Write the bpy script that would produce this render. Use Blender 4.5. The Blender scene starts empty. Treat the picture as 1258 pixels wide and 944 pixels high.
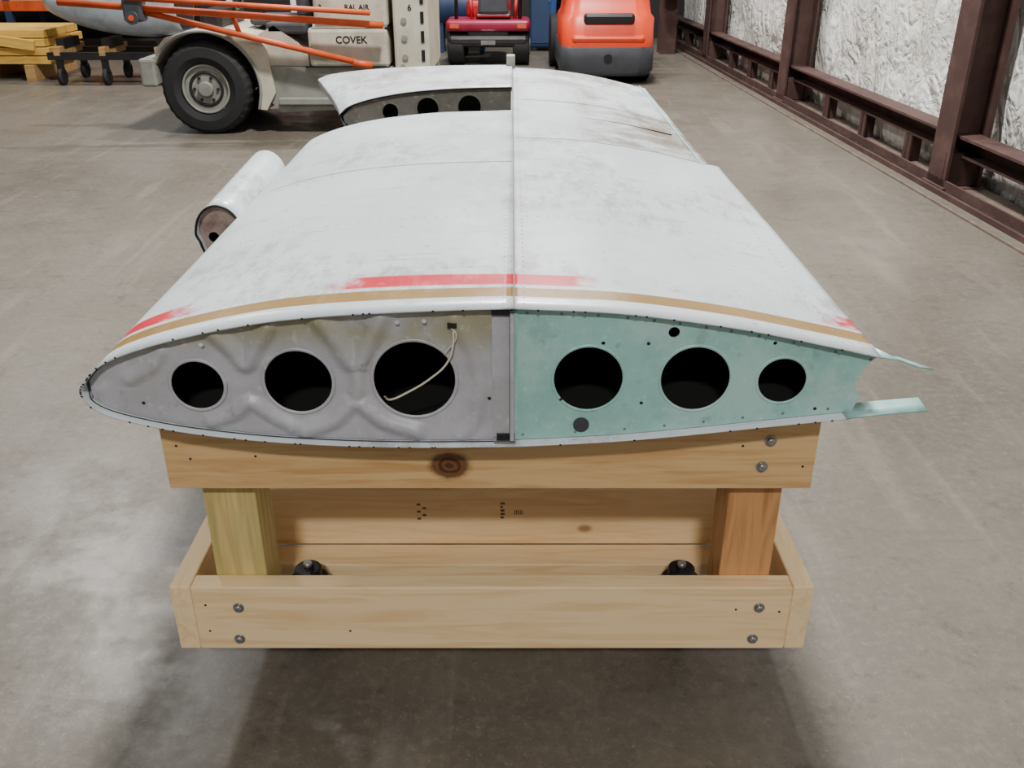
import bpy, bmesh, math, random
from mathutils import Vector, noise, Matrix
random.seed(4)
S = bpy.context.scene
COL = S.collection
pi = math.pi

# ------------------------------------------------------------------ materials
def srgb(c):
    return tuple(((x/255)/12.92 if x/255 <= 0.04045 else ((x/255+0.055)/1.055)**2.4) for x in c)+(1,)

class NT:
    def __init__(s, name, rough=0.5, metal=0.0):
        s.m = bpy.data.materials.new(name); s.m.use_nodes = True
        s.n = s.m.node_tree.nodes; s.l = s.m.node_tree.links
        s.b = s.n['Principled BSDF']
        s.b.inputs['Roughness'].default_value = rough
        s.b.inputs['Metallic'].default_value = metal
        s.tc = s.n.new('ShaderNodeTexCoord')
    def inp(s, sock, v):
        if isinstance(v, bpy.types.NodeSocket): s.l.new(v, sock)
        else: sock.default_value = v
    def mapping(s, scale=(1,1,1), vec=None, rnd=False, rot=(0,0,0)):
        mp = s.n.new('ShaderNodeMapping'); s.l.new(vec or s.tc.outputs['Object'], mp.inputs['Vector'])
        mp.inputs['Scale'].default_value = scale; mp.inputs['Rotation'].default_value = rot
        if rnd:
            oi = s.n.new('ShaderNodeObjectInfo'); v = s.n.new('ShaderNodeVectorMath'); v.operation='SCALE'
            c = s.n.new('ShaderNodeCombineXYZ')
            for i in range(3): s.l.new(oi.outputs['Random'], c.inputs[i])
            s.l.new(c.outputs[0], v.inputs[0]); v.inputs['Scale'].default_value = 37.0
            s.l.new(v.outputs[0], mp.inputs['Location'])
        return mp.outputs[0]
    def noise(s, scale, detail=4, vec=None, rough=0.55, dist=0.0):
        t = s.n.new('ShaderNodeTexNoise'); s.l.new(vec or s.tc.outputs['Object'], t.inputs['Vector'])
        t.inputs['Scale'].default_value = scale; t.inputs['Detail'].default_value = detail
        t.inputs['Roughness'].default_value = rough; t.inputs['Distortion'].default_value = dist
        return t.outputs[0]
    def math(s, op, a, b=0.0, c=0.0):
        t = s.n.new('ShaderNodeMath'); t.operation = op
        s.inp(t.inputs[0], a); s.inp(t.inputs[1], b); s.inp(t.inputs[2], c)
        return t.outputs[0]
    def ramp(s, f, a, b):
        t = s.n.new('ShaderNodeMapRange'); t.interpolation_type = 'SMOOTHSTEP'
        s.l.new(f, t.inputs[0]); t.inputs[1].default_value = a; t.inputs[2].default_value = b
        return t.outputs[0]
    def mix(s, f, a, b):
        t = s.n.new('ShaderNodeMix'); t.data_type = 'RGBA'
        s.inp(t.inputs[0], f); s.inp(t.inputs[6], a); s.inp(t.inputs[7], b)
        return t.outputs[2]
    def xyz(s):
        t = s.n.new('ShaderNodeSeparateXYZ'); s.l.new(s.tc.outputs['Object'], t.inputs[0])
        return t.outputs
    def color(s, v): s.inp(s.b.inputs['Base Color'], v)
    def rough(s, v): s.inp(s.b.inputs['Roughness'], v)
    def bump(s, h, strength=0.3, dist=0.01):
        t = s.n.new('ShaderNodeBump'); s.l.new(h, t.inputs['Height'])
        t.inputs['Strength'].default_value = strength; t.inputs['Distance'].default_value = dist
        s.l.new(t.outputs[0], s.b.inputs['Normal'])

def paint(name, c, rough=0.5, metal=0.0, var=0.15, scale=6, dirt=None):
    k = NT(name, rough, metal)
    a = srgb(c); d = srgb(dirt) if dirt else tuple(x*(1-var*2.2) for x in a[:3])+(1,)
    f = k.ramp(k.noise(scale, 6, rough=0.65), 0.38, 0.75)
    k.color(k.mix(k.math('MULTIPLY', f, 0.7 if dirt else 1.0), a, d))
    return k.m

def wood(name, light, dark, axis='X', knot=None, green=None, gs=.8):
    k = NT(name, 0.6)
    sc = {'X': (1.2, 16, 16), 'Y': (16, 1.2, 16), 'Z': (16, 16, 1.2)}[axis]
    v = k.mapping(sc, rnd=True)
    g = k.noise(2.4, 5, v, 0.6, 1.2)
    sc2 = {'X': (3, 120, 120), 'Y': (120, 3, 120), 'Z': (120, 120, 3)}[axis]
    fine = k.noise(1.5, 3, k.mapping(sc2, rnd=True))
    f = k.math('ADD', k.math('MULTIPLY', k.ramp(g, 0.4, 0.72), gs), k.math('MULTIPLY', fine, 0.2))
    c = k.mix(f, srgb(light), srgb(dark))
    if green:
        c = k.mix(k.math('MULTIPLY', k.ramp(k.noise(3, 3, k.mapping(sc, rnd=True)), .4, .65), .6), c, srgb(green))
    vo = k.n.new('ShaderNodeTexVoronoi'); vo.inputs['Scale'].default_value = 3.6
    k.l.new(k.mapping({'X': (1,1.6,1.6), 'Y': (1.6,1,1.6), 'Z': (1.6,1.6,1)}[axis], rnd=True), vo.inputs['Vector'])
    kn = k.math('SUBTRACT', 1.0, k.ramp(vo.outputs['Distance'], 0.03, 0.085))
    c = k.mix(k.math('MULTIPLY', kn, .75), c, srgb((120, 76, 40)))
    if knot:
        x, y, z = k.xyz()
        dx = k.math('DIVIDE', k.math('SUBTRACT', x, knot[0]), 0.035)
        dz = k.math('DIVIDE', k.math('SUBTRACT', z, knot[1]), 0.027)
        r = k.math('SQRT', k.math('ADD', k.math('MULTIPLY', dx, dx), k.math('MULTIPLY', dz, dz)))
        r = k.math('ADD', r, k.math('MULTIPLY', k.noise(60), 0.35))
        kf = k.math('SUBTRACT', 1.0, k.ramp(r, 0.85, 1.4))
        rings = k.math('ADD', 0.5, k.math('MULTIPLY', k.math('SINE', k.math('MULTIPLY', r, 17)), 0.5))
        c = k.mix(kf, c, k.mix(rings, srgb((66, 38, 20)), srgb((120, 74, 38))))
    k.color(c); k.bump(fine, 0.15, 0.002)
    return k.m

def make_floor_mat():
    k = NT('concrete_floor', 0.42)
    big = k.ramp(k.noise(0.55, 5, rough=0.6), 0.3, 0.7)
    med = k.ramp(k.noise(3.5, 8, rough=0.7), 0.38, 0.64)
    fin = k.noise(42, 6, rough=0.75)
    c = k.mix(big, srgb((86, 80, 71)), srgb((108, 101, 91)))
    c = k.mix(k.math('MULTIPLY', med, 0.38), c, srgb((74, 67, 57)))
    c = k.mix(k.math('MULTIPLY', k.ramp(fin, 0.45, 0.70), 0.38), c, srgb((128, 120, 106)))
    c = k.mix(k.math('MULTIPLY', k.ramp(k.noise(15, 5, rough=.8), 0.54, 0.68), 0.42), c, srgb((60, 53, 43)))
    c = k.mix(k.math('MULTIPLY', k.ramp(k.noise(110, 4, rough=.8), 0.56, 0.68), 0.4), c, srgb((48, 42, 34)))
    c = k.mix(k.math('MULTIPLY', k.ramp(k.noise(75, 4, k.mapping((1, 1, 1), rot=(0, 0, 1)), rough=.8), 0.58, 0.69), 0.35), c, srgb((150, 141, 124)))
    st = k.ramp(k.noise(1.0, 5, k.mapping((9, 0.9, 1)), .6, .6), 0.54, 0.70)
    c = k.mix(k.math('MULTIPLY', st, 0.16), c, srgb((150, 142, 128)))
    st2 = k.ramp(k.noise(1.6, 5, k.mapping((1.2, 7, 1), rot=(0, 0, .35)), .65, 1.0), 0.56, 0.70)
    c = k.mix(k.math('MULTIPLY', st2, 0.22), c, srgb((66, 58, 48)))
    x, y, z = k.xyz()
    y2 = k.math('ADD', y, k.math('MULTIPLY', k.noise(1.5), 0.01))
    def line(coord, pos, w):
        return k.math('LESS_THAN', k.math('ABSOLUTE', k.math('SUBTRACT', coord, pos)), w)
    c = k.mix(k.math('MULTIPLY', line(y2, 1.222, 0.012), 0.35), c, srgb((150, 142, 128)))
    j = line(y2, 1.224, 0.0035)
    for p in (4.9, 8.6, 12.3): j = k.math('MAXIMUM', j, line(y2, p, 0.008))
    for p in (-5.2, -1.95): j = k.math('MAXIMUM', j, line(x, p, 0.005))
    c = k.mix(k.math('MULTIPLY', j, 0.85), c, srgb((22, 19, 16)))
    k.color(c)
    k.rough(k.math('ADD', 0.30, k.math('MULTIPLY', med, 0.2)))
    k.bump(fin, 0.12, 0.004)
    return k.m
M_floor = make_floor_mat()

def make_wing_mat():
    k = NT('wing_white_paint', 0.38)
    x, y, z = k.xyz()
    c = k.mix(k.ramp(k.noise(1.6, 6, rough=.65), .35, .7), srgb((214, 221, 224)), srgb((196, 204, 208)))
    sc = k.ramp(k.noise(7, 9, k.mapping((1, .45, 1)), .78), .48, .68)
    c = k.mix(k.math('MULTIPLY', sc, .45), c, srgb((164, 166, 164)))
    sm = k.math('MULTIPLY', k.ramp(k.noise(2.3, 5, rough=.6), .47, .60), k.ramp(k.noise(26, 7, k.mapping((1, .4, 1)), .8), .44, .60))
    c = k.mix(k.math('MULTIPLY', sm, .55), c, srgb((140, 138, 132)))
    for rot, thr in ((.5, .61), (-.7, .63), (1.3, .64)):
        s1 = k.ramp(k.noise(3, 6, k.mapping((2, 26, 1), rot=(0, 0, rot)), .7, .4), thr, thr+.05)
        c = k.mix(k.math('MULTIPLY', s1, .45), c, srgb((132, 130, 124)))
    sp = k.ramp(k.noise(55, 3), .65, .73)
    c = k.mix(k.math('MULTIPLY', sp, .5), c, srgb((130, 124, 112)))
    gm = k.math('MULTIPLY', k.ramp(y, 2.3, 2.8), k.ramp(k.noise(3.2, 7, k.mapping((2.2, .7, 1)), .68), .44, .66))
    gx = k.math('MULTIPLY', gm, k.math('ADD', .15, k.math('MULTIPLY', k.ramp(x, .10, .36), .75)))
    c = k.mix(gx, c, srgb((128, 116, 98)))
    # oil-stained patch beside the step joint and aft seam
    pt = k.math('MULTIPLY', k.math('MULTIPLY', k.ramp(y, 2.44, 2.56), k.math('SUBTRACT', 1.0, k.ramp(y, 2.9, 3.3))), k.ramp(x, .16, .34))
    pt = k.math('MULTIPLY', pt, k.ramp(k.noise(7, 7, k.mapping((.8, 1.5, 1)), .7), .36, .60))
    c = k.mix(k.math('MULTIPLY', pt, .75), c, srgb((112, 98, 78)))
    gl = k.math('MULTIPLY', k.ramp(y, 3.2, 3.5), k.ramp(k.noise(5, 7), .46, .64))
    c = k.mix(k.math('MULTIPLY', gl, .45), c, srgb((130, 122, 108)))
    near = k.math('SUBTRACT', 1.0, k.ramp(k.math('ABSOLUTE', k.math('SUBTRACT', x, .003)), .004, .05))
    c = k.mix(k.math('MULTIPLY', k.math('MULTIPLY', near, k.ramp(k.noise(9, 6), .4, .65)), .4), c, srgb((150, 146, 136)))
    def band(co, a, b, s=.0015):
        return k.math('MULTIPLY', k.ramp(co, a-s, a+s), k.math('SUBTRACT', 1.0, k.ramp(co, b-s, b+s)))
    yy = y
    gold = band(yy, 1.300, 1.340)
    n = k.math('MULTIPLY', k.math('SUBTRACT', k.noise(26, 6), .5), .16)
    xn = k.math('ADD', x, n)
    seg = k.math('MAXIMUM', band(xn, -.26, .125, .035), k.math('MAXIMUM', band(xn, -.70, -.53, .03), band(xn, .515, .6, .02)))
    red = k.math('MULTIPLY', band(yy, 1.354, 1.404, .004), seg)
    top = k.ramp(z, .70, .735)
    c = k.mix(k.math('MULTIPLY', red, top), c, srgb((206, 30, 54)))
    c = k.mix(k.math('MULTIPLY', gold, top), c, srgb((146, 114, 62)))
    k.color(c)
    k.rough(k.math('ADD', .3, k.math('MULTIPLY', sc, .25)))
    k.bump(k.noise(3.2, 2), .3, .014)
    return k.m
M_wing = make_wing_mat()

def make_rib_mat(name, base, tint, tf=0.8, grime=None, spots=.3):
    k = NT(name, 0.42, 0.1)
    x, y, z = k.xyz()
    n = k.ramp(k.noise(9, 8, rough=.75), .38, .64)
    c = k.mix(k.math('MULTIPLY', n, .45), srgb(base), tuple(v*.64 for v in srgb(base)[:3])+(1,))
    n2 = k.ramp(k.noise(6, 6, rough=.7), .45, .60)
    c = k.mix(k.math('MULTIPLY', n2, tf), c, srgb(tint))
    if grime:
        g = k.math('MULTIPLY', k.ramp(z, .77, .83), k.ramp(k.noise(8, 6), .3, .55))
        c = k.mix(k.math('MULTIPLY', g, .75), c, srgb(grime))
    c = k.mix(k.math('MULTIPLY', k.ramp(k.noise(60, 5), .56, .7), .25), c, srgb((225, 228, 225)))
    c = k.mix(k.math('MULTIPLY', k.ramp(k.noise(34, 5), .60, .72), spots), c, srgb((84, 86, 78)))
    k.color(c); k.bump(k.noise(14, 3), .2, .007)
    return k.m
M_ribL = make_rib_mat('rib_grey_primer', (184, 182, 188), (168, 166, 164), .5, (146, 140, 96))
M_ribR = make_rib_mat('rib_green_primer', (152, 202, 192), (182, 212, 206), .6)
M_ribF = make_rib_mat('rib_bare', (150, 146, 138), (120, 112, 96), .5)
M_innerskin = paint('painted_interior_shade', (24, 25, 21), .8, dirt=(18, 17, 13))  # near-black colour stands in for the shade inside the wing
M_green = make_rib_mat('green_skin', (146, 196, 188), (180, 208, 204), .5)
M_rubber = paint('rubber', (26, 26, 27), .8, scale=20)
M_steel = paint('zinc_steel', (170, 170, 168), .3, .8)
M_darksteel = paint('dark_steel', (52, 50, 50), .45, .5)
M_caster = paint('caster_black', (24, 24, 26), .4, .3)
M_pine = wood('pine', (242, 212, 164), (222, 182, 130), 'X', gs=.75)
M_pineY = wood('pine_lengthwise', (242, 214, 168), (224, 188, 136), 'Y', gs=.7)
M_beam = wood('beam_pine', (218, 180, 126), (186, 140, 86), 'X', knot=(-.068, -.025), gs=.8)
M_postL = wood('treated_post', (216, 190, 126), (182, 154, 92), 'Z', green=(164, 154, 96))
M_postR = wood('fir_post', (204, 150, 96), (156, 102, 58), 'Z')
M_rust = paint('rusty_primer', (62, 38, 34), .75, .1, dirt=(90, 66, 58), scale=5)
M_sill = paint('dusty_sill', (92, 76, 66), .8, dirt=(120, 108, 96), scale=8)
M_tug = paint('beige_paint', (190, 184, 166), .5, dirt=(140, 132, 116), scale=5)
M_tuggrey = paint('chassis_grey', (132, 132, 124), .6, dirt=(92, 90, 82), scale=5)
M_orange = paint('orange_paint', (206, 82, 30), .5)
M_forkorange = paint('forklift_orange', (222, 62, 22), .35, var=.06)
M_charcoal = paint('charcoal', (60, 62, 68), .55)
M_red = paint('red_paint', (176, 26, 34), .35)
M_maroon = paint('maroon_paint', (142, 20, 56), .35)
M_blue = paint('blue_paint', (32, 52, 84), .5, dirt=(40, 46, 58))
M_blue2 = paint('cabinet_blue', (30, 66, 122), .5)
M_fus = paint('fuselage_blue_grey', (186, 196, 206), .35, dirt=(136, 146, 156))
M_white = paint('white_paint', (222, 222, 216), .45, var=.06)
M_black = paint('black_paint', (22, 22, 24), .4)
M_yellow = wood('yellow_lumber', (226, 184, 88), (196, 148, 62), 'X')
M_tan = wood('crate_wood', (186, 148, 96), (150, 112, 66), 'X')
M_cable = paint('cable_white', (220, 210, 188), .6)
M_ink = paint('ink', (112, 92, 66), .7)
M_backwall = paint('back_wall_paint', (34, 31, 28), .8, dirt=(22, 20, 18), scale=1.5)

def wall_mat():
    k = NT('wrapped_insulation', .34)
    n = k.noise(1.8, 5, k.mapping((1, 1, .8)), .55, .4)
    c = k.mix(k.ramp(n, .4, .7), srgb((230, 230, 224)), srgb((202, 199, 190)))
    st = k.ramp(k.noise(1.6, 6, k.mapping((1, 2, .7)), .7), .56, .74)
    c = k.mix(k.math('MULTIPLY', st, .55), c, srgb((150, 132, 110)))
    x, y, z = k.xyz()
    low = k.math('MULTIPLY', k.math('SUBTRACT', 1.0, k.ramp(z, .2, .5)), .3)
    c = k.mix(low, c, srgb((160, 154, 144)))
    k.color(c)
    # creased plastic: ridges from folded noise
    a = k.math('ABSOLUTE', k.math('SUBTRACT', k.noise(3.0, 3, k.mapping((1, 1.4, .8)), .5, .8), .5))
    b = k.math('ABSOLUTE', k.math('SUBTRACT', k.noise(7.0, 3, k.mapping((1, 1, 1.2)), .5, .5), .5))
    k.bump(k.math('ADD', k.math('MULTIPLY', a, 1.6), k.math('MULTIPLY', b, .7)), .9, .07)
    return k.m
M_wall = wall_mat()

# ------------------------------------------------------------------ geometry helpers
def empty(name):
    e = bpy.data.objects.new(name, None); COL.objects.link(e); e.empty_display_size = .1
    return e

def mesh_obj(name, verts, faces, mat, parent=None, smooth=False, loc=(0,0,0)):
    me = bpy.data.meshes.new(name); me.from_pydata([tuple(v) for v in verts], [], faces); me.update()
    if smooth: me.polygons.foreach_set('use_smooth', [True]*len(me.polygons))
    if mat: me.materials.append(mat)
    o = bpy.data.objects.new(name, me); o.location = loc; COL.objects.link(o)
    if parent: o.parent = parent
    return o

def box(name, lo, hi, mat, parent=None, bevel=0.0, rot=None, seg=2):
    c = [(a+b)/2 for a, b in zip(lo, hi)]; h = [abs(b-a)/2 for a, b in zip(lo, hi)]
    bm = bmesh.new(); bmesh.ops.create_cube(bm, size=2)
    for v in bm.verts: v.co = Vector((v.co.x*h[0], v.co.y*h[1], v.co.z*h[2]))
    if bevel: bmesh.ops.bevel(bm, geom=bm.edges[:], offset=min(bevel, min(h)*.95), segments=seg, affect='EDGES', profile=.5)
    me = bpy.data.meshes.new(name); bm.to_mesh(me); bm.free(); me.materials.append(mat)
    o = bpy.data.objects.new(name, me); o.location = c
    if rot: o.rotation_euler = rot
    COL.objects.link(o)
    if parent: o.parent = parent
    return o

def cyl(name, p1, p2, r, mat, parent=None, n=24, r2=None, bevel=0):
    p1 = Vector(p1); p2 = Vector(p2); d = p2-p1
    bm = bmesh.new(); bmesh.ops.create_cone(bm, cap_ends=True, segments=n, radius1=r, radius2=r if r2 is None else r2, depth=d.length)
    if bevel:
        es = [e for e in bm.edges if abs(e.verts[0].co.z-e.verts[1].co.z) < 1e-6]
        bmesh.ops.bevel(bm, geom=es, offset=bevel, segments=3, affect='EDGES', profile=.5)
    me = bpy.data.meshes.new(name); bm.to_mesh(me); bm.free(); me.materials.append(mat)
    for p in me.polygons: p.use_smooth = len(p.vertices) == 4
    o = bpy.data.objects.new(name, me); o.location = (p1+p2)/2
    o.rotation_euler = d.to_track_quat('Z', 'Y').to_euler(); COL.objects.link(o)
    if parent: o.parent = parent
    return o

def to_mesh(o, name, mat, parent):
    dg = bpy.context.evaluated_depsgraph_get()
    me = bpy.data.meshes.new_from_object(o.evaluated_get(dg))
    mw = o.matrix_world.copy()
    old = o.data
    bpy.data.objects.remove(o); bpy.data.curves.remove(old)
    me.transform(mw); me.materials.clear(); me.materials.append(mat)
    n = bpy.data.objects.new(name, me); COL.objects.link(n)
    if parent: n.parent = parent
    return n

def tube(name, pts, r, mat, parent=None, smooth=True, cyclic=False, res=3):
    cu = bpy.data.curves.new(name, 'CURVE'); cu.dimensions = '3D'; cu.bevel_depth = r; cu.bevel_resolution = res
    cu.use_fill_caps = True
    sp = cu.splines.new('BEZIER' if smooth else 'POLY')
    if smooth:
        sp.bezier_points.add(len(pts)-1)
        for b, p in zip(sp.bezier_points, pts): b.co = p; b.handle_left_type = b.handle_right_type = 'AUTO'
    else:
        sp.points.add(len(pts)-1)
        for b, p in zip(sp.points, pts): b.co = (*p, 1)
    sp.use_cyclic_u = cyclic
    o = bpy.data.objects.new(name, cu); COL.objects.link(o)
    bpy.context.view_layer.update()
    n = to_mesh(o, name, mat, parent)
    n.data.polygons.foreach_set('use_smooth', [True]*len(n.data.polygons))
    return n

def plate(name, outline, holes, y, thick, mat, parent=None):
    cu = bpy.data.curves.new(name, 'CURVE'); cu.dimensions = '2D'; cu.fill_mode = 'BOTH'; cu.extrude = thick/2
    loops = [outline]
    for h in holes:
        if len(h) == 3 and not isinstance(h[0], tuple):
            cx, cz, r = h; loops.append([(cx+r*math.cos(t*2*pi/48), cz+r*math.sin(t*2*pi/48)) for t in range(48)])
        else: loops.append(h)
    for lp in loops:
        sp = cu.splines.new('POLY'); sp.points.add(len(lp)-1)
        for b, p in zip(sp.points, lp): b.co = (p[0], p[1], 0, 1)
        sp.use_cyclic_u = True
    o = bpy.data.objects.new(name, cu); o.location = (0, y, 0); o.rotation_euler = (pi/2, 0, 0); COL.objects.link(o)
    bpy.context.view_layer.update()
    return to_mesh(o, name, mat, parent)

def ring(name, cx, cz, r, y, tr, mat, parent):
    vs = []; fs = []; N = 48; K = 8
    for i in range(N):
        a = 2*pi*i/N
        for j in range(K):
            b = 2*pi*j/K
            rr = r+tr*math.cos(b)
            vs.append((cx+rr*math.cos(a), y+tr*.6*math.sin(b), cz+rr*math.sin(a)))
    for i in range(N):
        for j in range(K):
            fs.append((i*K+j, i*K+(j+1) % K, ((i+1) % N)*K+(j+1) % K, ((i+1) % N)*K+j))
    return mesh_obj(name, vs, fs, mat, parent, True)

def catmull(pts, n):
    out = []; P = [pts[0]]+list(pts)+[pts[-1]]
    for i in range(1, len(P)-2):
        for t in range(n):
            u = t/n; p0, p1, p2, p3 = P[i-1], P[i], P[i+1], P[i+2]
            out.append(tuple(.5*((2*p1[k])+(-p0[k]+p2[k])*u+(2*p0[k]-5*p1[k]+4*p2[k]-p3[k])*u*u+(-p0[k]+3*p1[k]-3*p2[k]+p3[k])*u**3) for k in range(2)))
    out.append(tuple(pts[-1])); return out

def loft(name, rows, mat, parent, thick=0.0, smooth=True):
    n = len(rows[0]); vs = [v for r in rows for v in r]; fs = []
    for i in range(len(rows)-1):
        for j in range(n-1):
            fs.append((i*n+j, i*n+j+1, (i+1)*n+j+1, (i+1)*n+j))
    o = mesh_obj(name, vs, fs, mat, parent, smooth)
    if thick:
        m = o.modifiers.new('thickness', 'SOLIDIFY'); m.thickness = thick; m.offset = 0
    return o

def text(name, s, loc, size, mat, parent, rot=(pi/2, 0, 0)):
    cu = bpy.data.curves.new(name, 'FONT'); cu.body = s; cu.size = size; cu.extrude = .001; cu.offset = size*.015
    cu.align_x = 'CENTER'; cu.align_y = 'CENTER'
    o = bpy.data.objects.new(name, cu); o.location = loc; o.rotation_euler = rot; COL.objects.link(o)
    bpy.context.view_layer.update()
    return to_mesh(o, name, mat, parent)
lin = lambda a, b, n: [a+(b-a)*i/n for i in range(n+1)]

# ------------------------------------------------------------------ room
box('floor', (-12, -5, -.2), (3.6, 15, 0), M_floor)
ang = math.radians(1.9)
WX0 = 2.555
def wl(y, off=0.0):
    return WX0-(y-4.32)*math.tan(ang)+off

def wall_quad(name, off0, off1, y0, y1, z0, z1, mat, parent=None, bevel=0):
    vs = []
    for z in (z0, z1):
        for y in (y0, y1):
            for off in (off0, off1): vs.append((wl(y, off), y, z))
    f = [(0,1,3,2), (4,6,7,5), (0,4,5,1), (2,3,7,6), (0,2,6,4), (1,5,7,3)]
    return mesh_obj(name, vs, f, mat, parent)

def wall_right():
    rows = []; ny = 260; nz = 40
    for i in range(ny+1):
        y = -2.9+i*(17.2)/ny; r = []
        for j in range(nz+1):
            z = j*3.2/nz
            b = (((y-5.36) % 3.15)/3.15)
            puff = .07*math.sin(pi*b)**.6
            nn = noise.noise(Vector((y*1.3, z*1.8, 2)))*.045+noise.noise(Vector((y*4, z*3, 7)))*.02
            r.append((wl(y, .31)-puff-nn, y, z))
        rows.append(r)
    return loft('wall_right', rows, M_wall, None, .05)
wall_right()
cols = [2.2, 5.45, 8.60, 11.7]
fr = empty('steel_wall_frame')
for ci, cy in enumerate(cols):
    wall_quad('column_%d_inner_flange' % ci, .0, .018, cy-.11, cy+.11, 0, 3.2, M_rust, fr)
    wall_quad('column_%d_web' % ci, .016, .20, cy-.010, cy+.010, 0, 3.2, M_rust, fr)
    wall_quad('column_%d_outer_flange' % ci, .195, .213, cy-.11, cy+.11, 0, 3.2, M_rust, fr)
    wall_quad('column_%d_base' % ci, -.02, .24, cy-.14, cy+.14, 0, .025, M_rust, fr)
    wall_quad('column_%d_gusset' % ci, .0, .2, cy-.08, cy-.068, .03, .22, M_rust, fr)
y0, y1 = -2.8, 14.2
wall_quad('girt_low_web', .17, .182, y0, y1, .20, .315, M_rust, fr)
wall_quad('girt_low_top', .04, .182, y0, y1, .305, .32, M_rust, fr)
wall_quad('girt_low_bottom', .08, .182, y0, y1, .195, .207, M_rust, fr)
wall_quad('girt_high_web', .17, .182, y0, y1, 1.42, 1.58, M_rust, fr)
wall_quad('girt_high_top', .04, .182, y0, y1, 1.57, 1.585, M_rust, fr)
wall_quad('sill_angle', .0, .015, y0, y1, 0, .065, M_rust, fr)
wall_quad('sill_plate', .0, .24, y0, y1, .0, .02, M_sill, fr)
wall_quad('floor_rail_inner', -.065, -.045, y0, y1, .0, .03, M_rust, fr)
wall_quad('floor_rail_outer', -.16, -.145, y0, y1, .0, .012, M_sill, fr)
yy = y0+.3; k_ = 0
while yy < y1:
    if min(abs(yy-c) for c in cols) > .3:
        wall_quad('stub_%d' % k_, .08, .17, yy-.012, yy+.012, .02, .20, M_rust, fr)
        wall_quad('stub_flange_%d' % k_, .08, .09, yy-.05, yy+.05, .02, .20, M_rust, fr); k_ += 1
    yy += .78
box('wall_back', (-12, 14.3, 0), (3.4, 14.5, 3.2), M_backwall)
# ------------------------------------------------------------------ wing
wing = empty('airplane_wing')
F = [(0.0, .861), (-.153, .8575), (-.272, .850), (-.393, .836), (-.516, .810), (-.607, .777), (-.644, .745), (-.655, .722),
     (-.63, .69), (-.541, .663), (-.417, .644), (-.291, .634), (-.164, .630), (0, .631)]
RT = [(0, .861), (.1435, .855), (.263, .841), (.385, .820), (.554, .782)]
RB = [(0, .631), (.154, .640), (.279, .6525), (.4, .667), (.522, .681)]
Fs = catmull(F, 8); RTs = catmull(RT, 9); RBs = catmull(RB, 6)
Y0, Y1, Y2, YE = 1.25, 2.87, 3.30, 3.85
def dz(y): return .012*(y-1.25)/1.6
def wob(x, y): return noise.noise(Vector((x*5, y*4.5, 0)))*.0022
def ysteps(a, b, st=.045):
    n = max(2, int((b-a)/st)); return [a+(b-a)*i/n for i in range(n+1)]
rows = [[(x, y, z+dz(y)+(wob(x, y) if z > .75 else 0)) for x, z in Fs] for y in ysteps(Y0, Y1)]
loft('leading_edge_skin', rows, M_wing, wing, .0022)
for nm, a, b in (('aft_upper_skin_outboard', Y0, 2.475), ('aft_upper_skin_inboard', 2.465, YE)):
    off = 0 if a == Y0 else -.005
    rows = [[(x*(1 if a == Y0 else .965), y, z+dz(y)+off+wob(x, y)) for x, z in RTs] for y in ysteps(a, b)]
    loft(nm, rows, M_wing, wing, .002)
rows = [[(x, y, z+dz(y)) for x, z in RBs] for y in ysteps(Y0, YE, .1)]
loft('aft_lower_skin', rows, M_wing, wing, .002)
# near-black liners inside the skins, painting in the shade behind the rib holes
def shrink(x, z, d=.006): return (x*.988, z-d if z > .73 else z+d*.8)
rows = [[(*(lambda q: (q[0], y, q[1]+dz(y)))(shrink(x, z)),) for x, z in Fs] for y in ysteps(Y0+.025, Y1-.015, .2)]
loft('leading_edge_shade_liner', rows, M_innerskin, wing)
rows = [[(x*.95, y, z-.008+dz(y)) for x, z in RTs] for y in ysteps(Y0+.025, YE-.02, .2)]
loft('aft_upper_shade_liner', rows, M_innerskin, wing)
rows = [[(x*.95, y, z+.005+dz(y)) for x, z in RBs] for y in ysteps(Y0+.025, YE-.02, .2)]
loft('aft_lower_shade_liner', rows, M_innerskin, wing)
def prof_far(t):
    xn = -.60+(-.775+.60)*t; nz = .772+(.815-.772)*t; zt = .873; zb = .655
    out = []
    for x, z in Fs:
        X = x*(-xn/.655)
        Z = nz+(z-.722)/(.861-.722)*(zt-nz) if z >= .722 else nz-(.722-z)/(.722-.63)*(nz-zb)
        out.append((X, Z))
    return out
rows = []
for y in ysteps(Y2-.01, YE):
    t = (y-Y2)/(YE-Y2); t = max(0, t)
    rows.append([(x, y, z+dz(y)-.008) for x, z in prof_far(t**1.2)])
loft('root_cuff_skin', rows, M_wing, wing, .005)
tube('cuff_opening_rim', [(x, Y2-.012, z+dz(Y2)-.008) for x, z in prof_far(0)[::3]], .003, M_darksteel, wing, False)
yr = Y0+.018
def inset(pts, d):
    return [(x, z-d if z > .73 else z+d) for x, z in pts]
outL = inset([p for p in Fs], .0035)
outL = [(max(x, -.648), z) for x, z in outL]
hL = [(-.482, .730, .042), (-.327, .736, .0535), (-.149, .740, .0645)]
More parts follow.
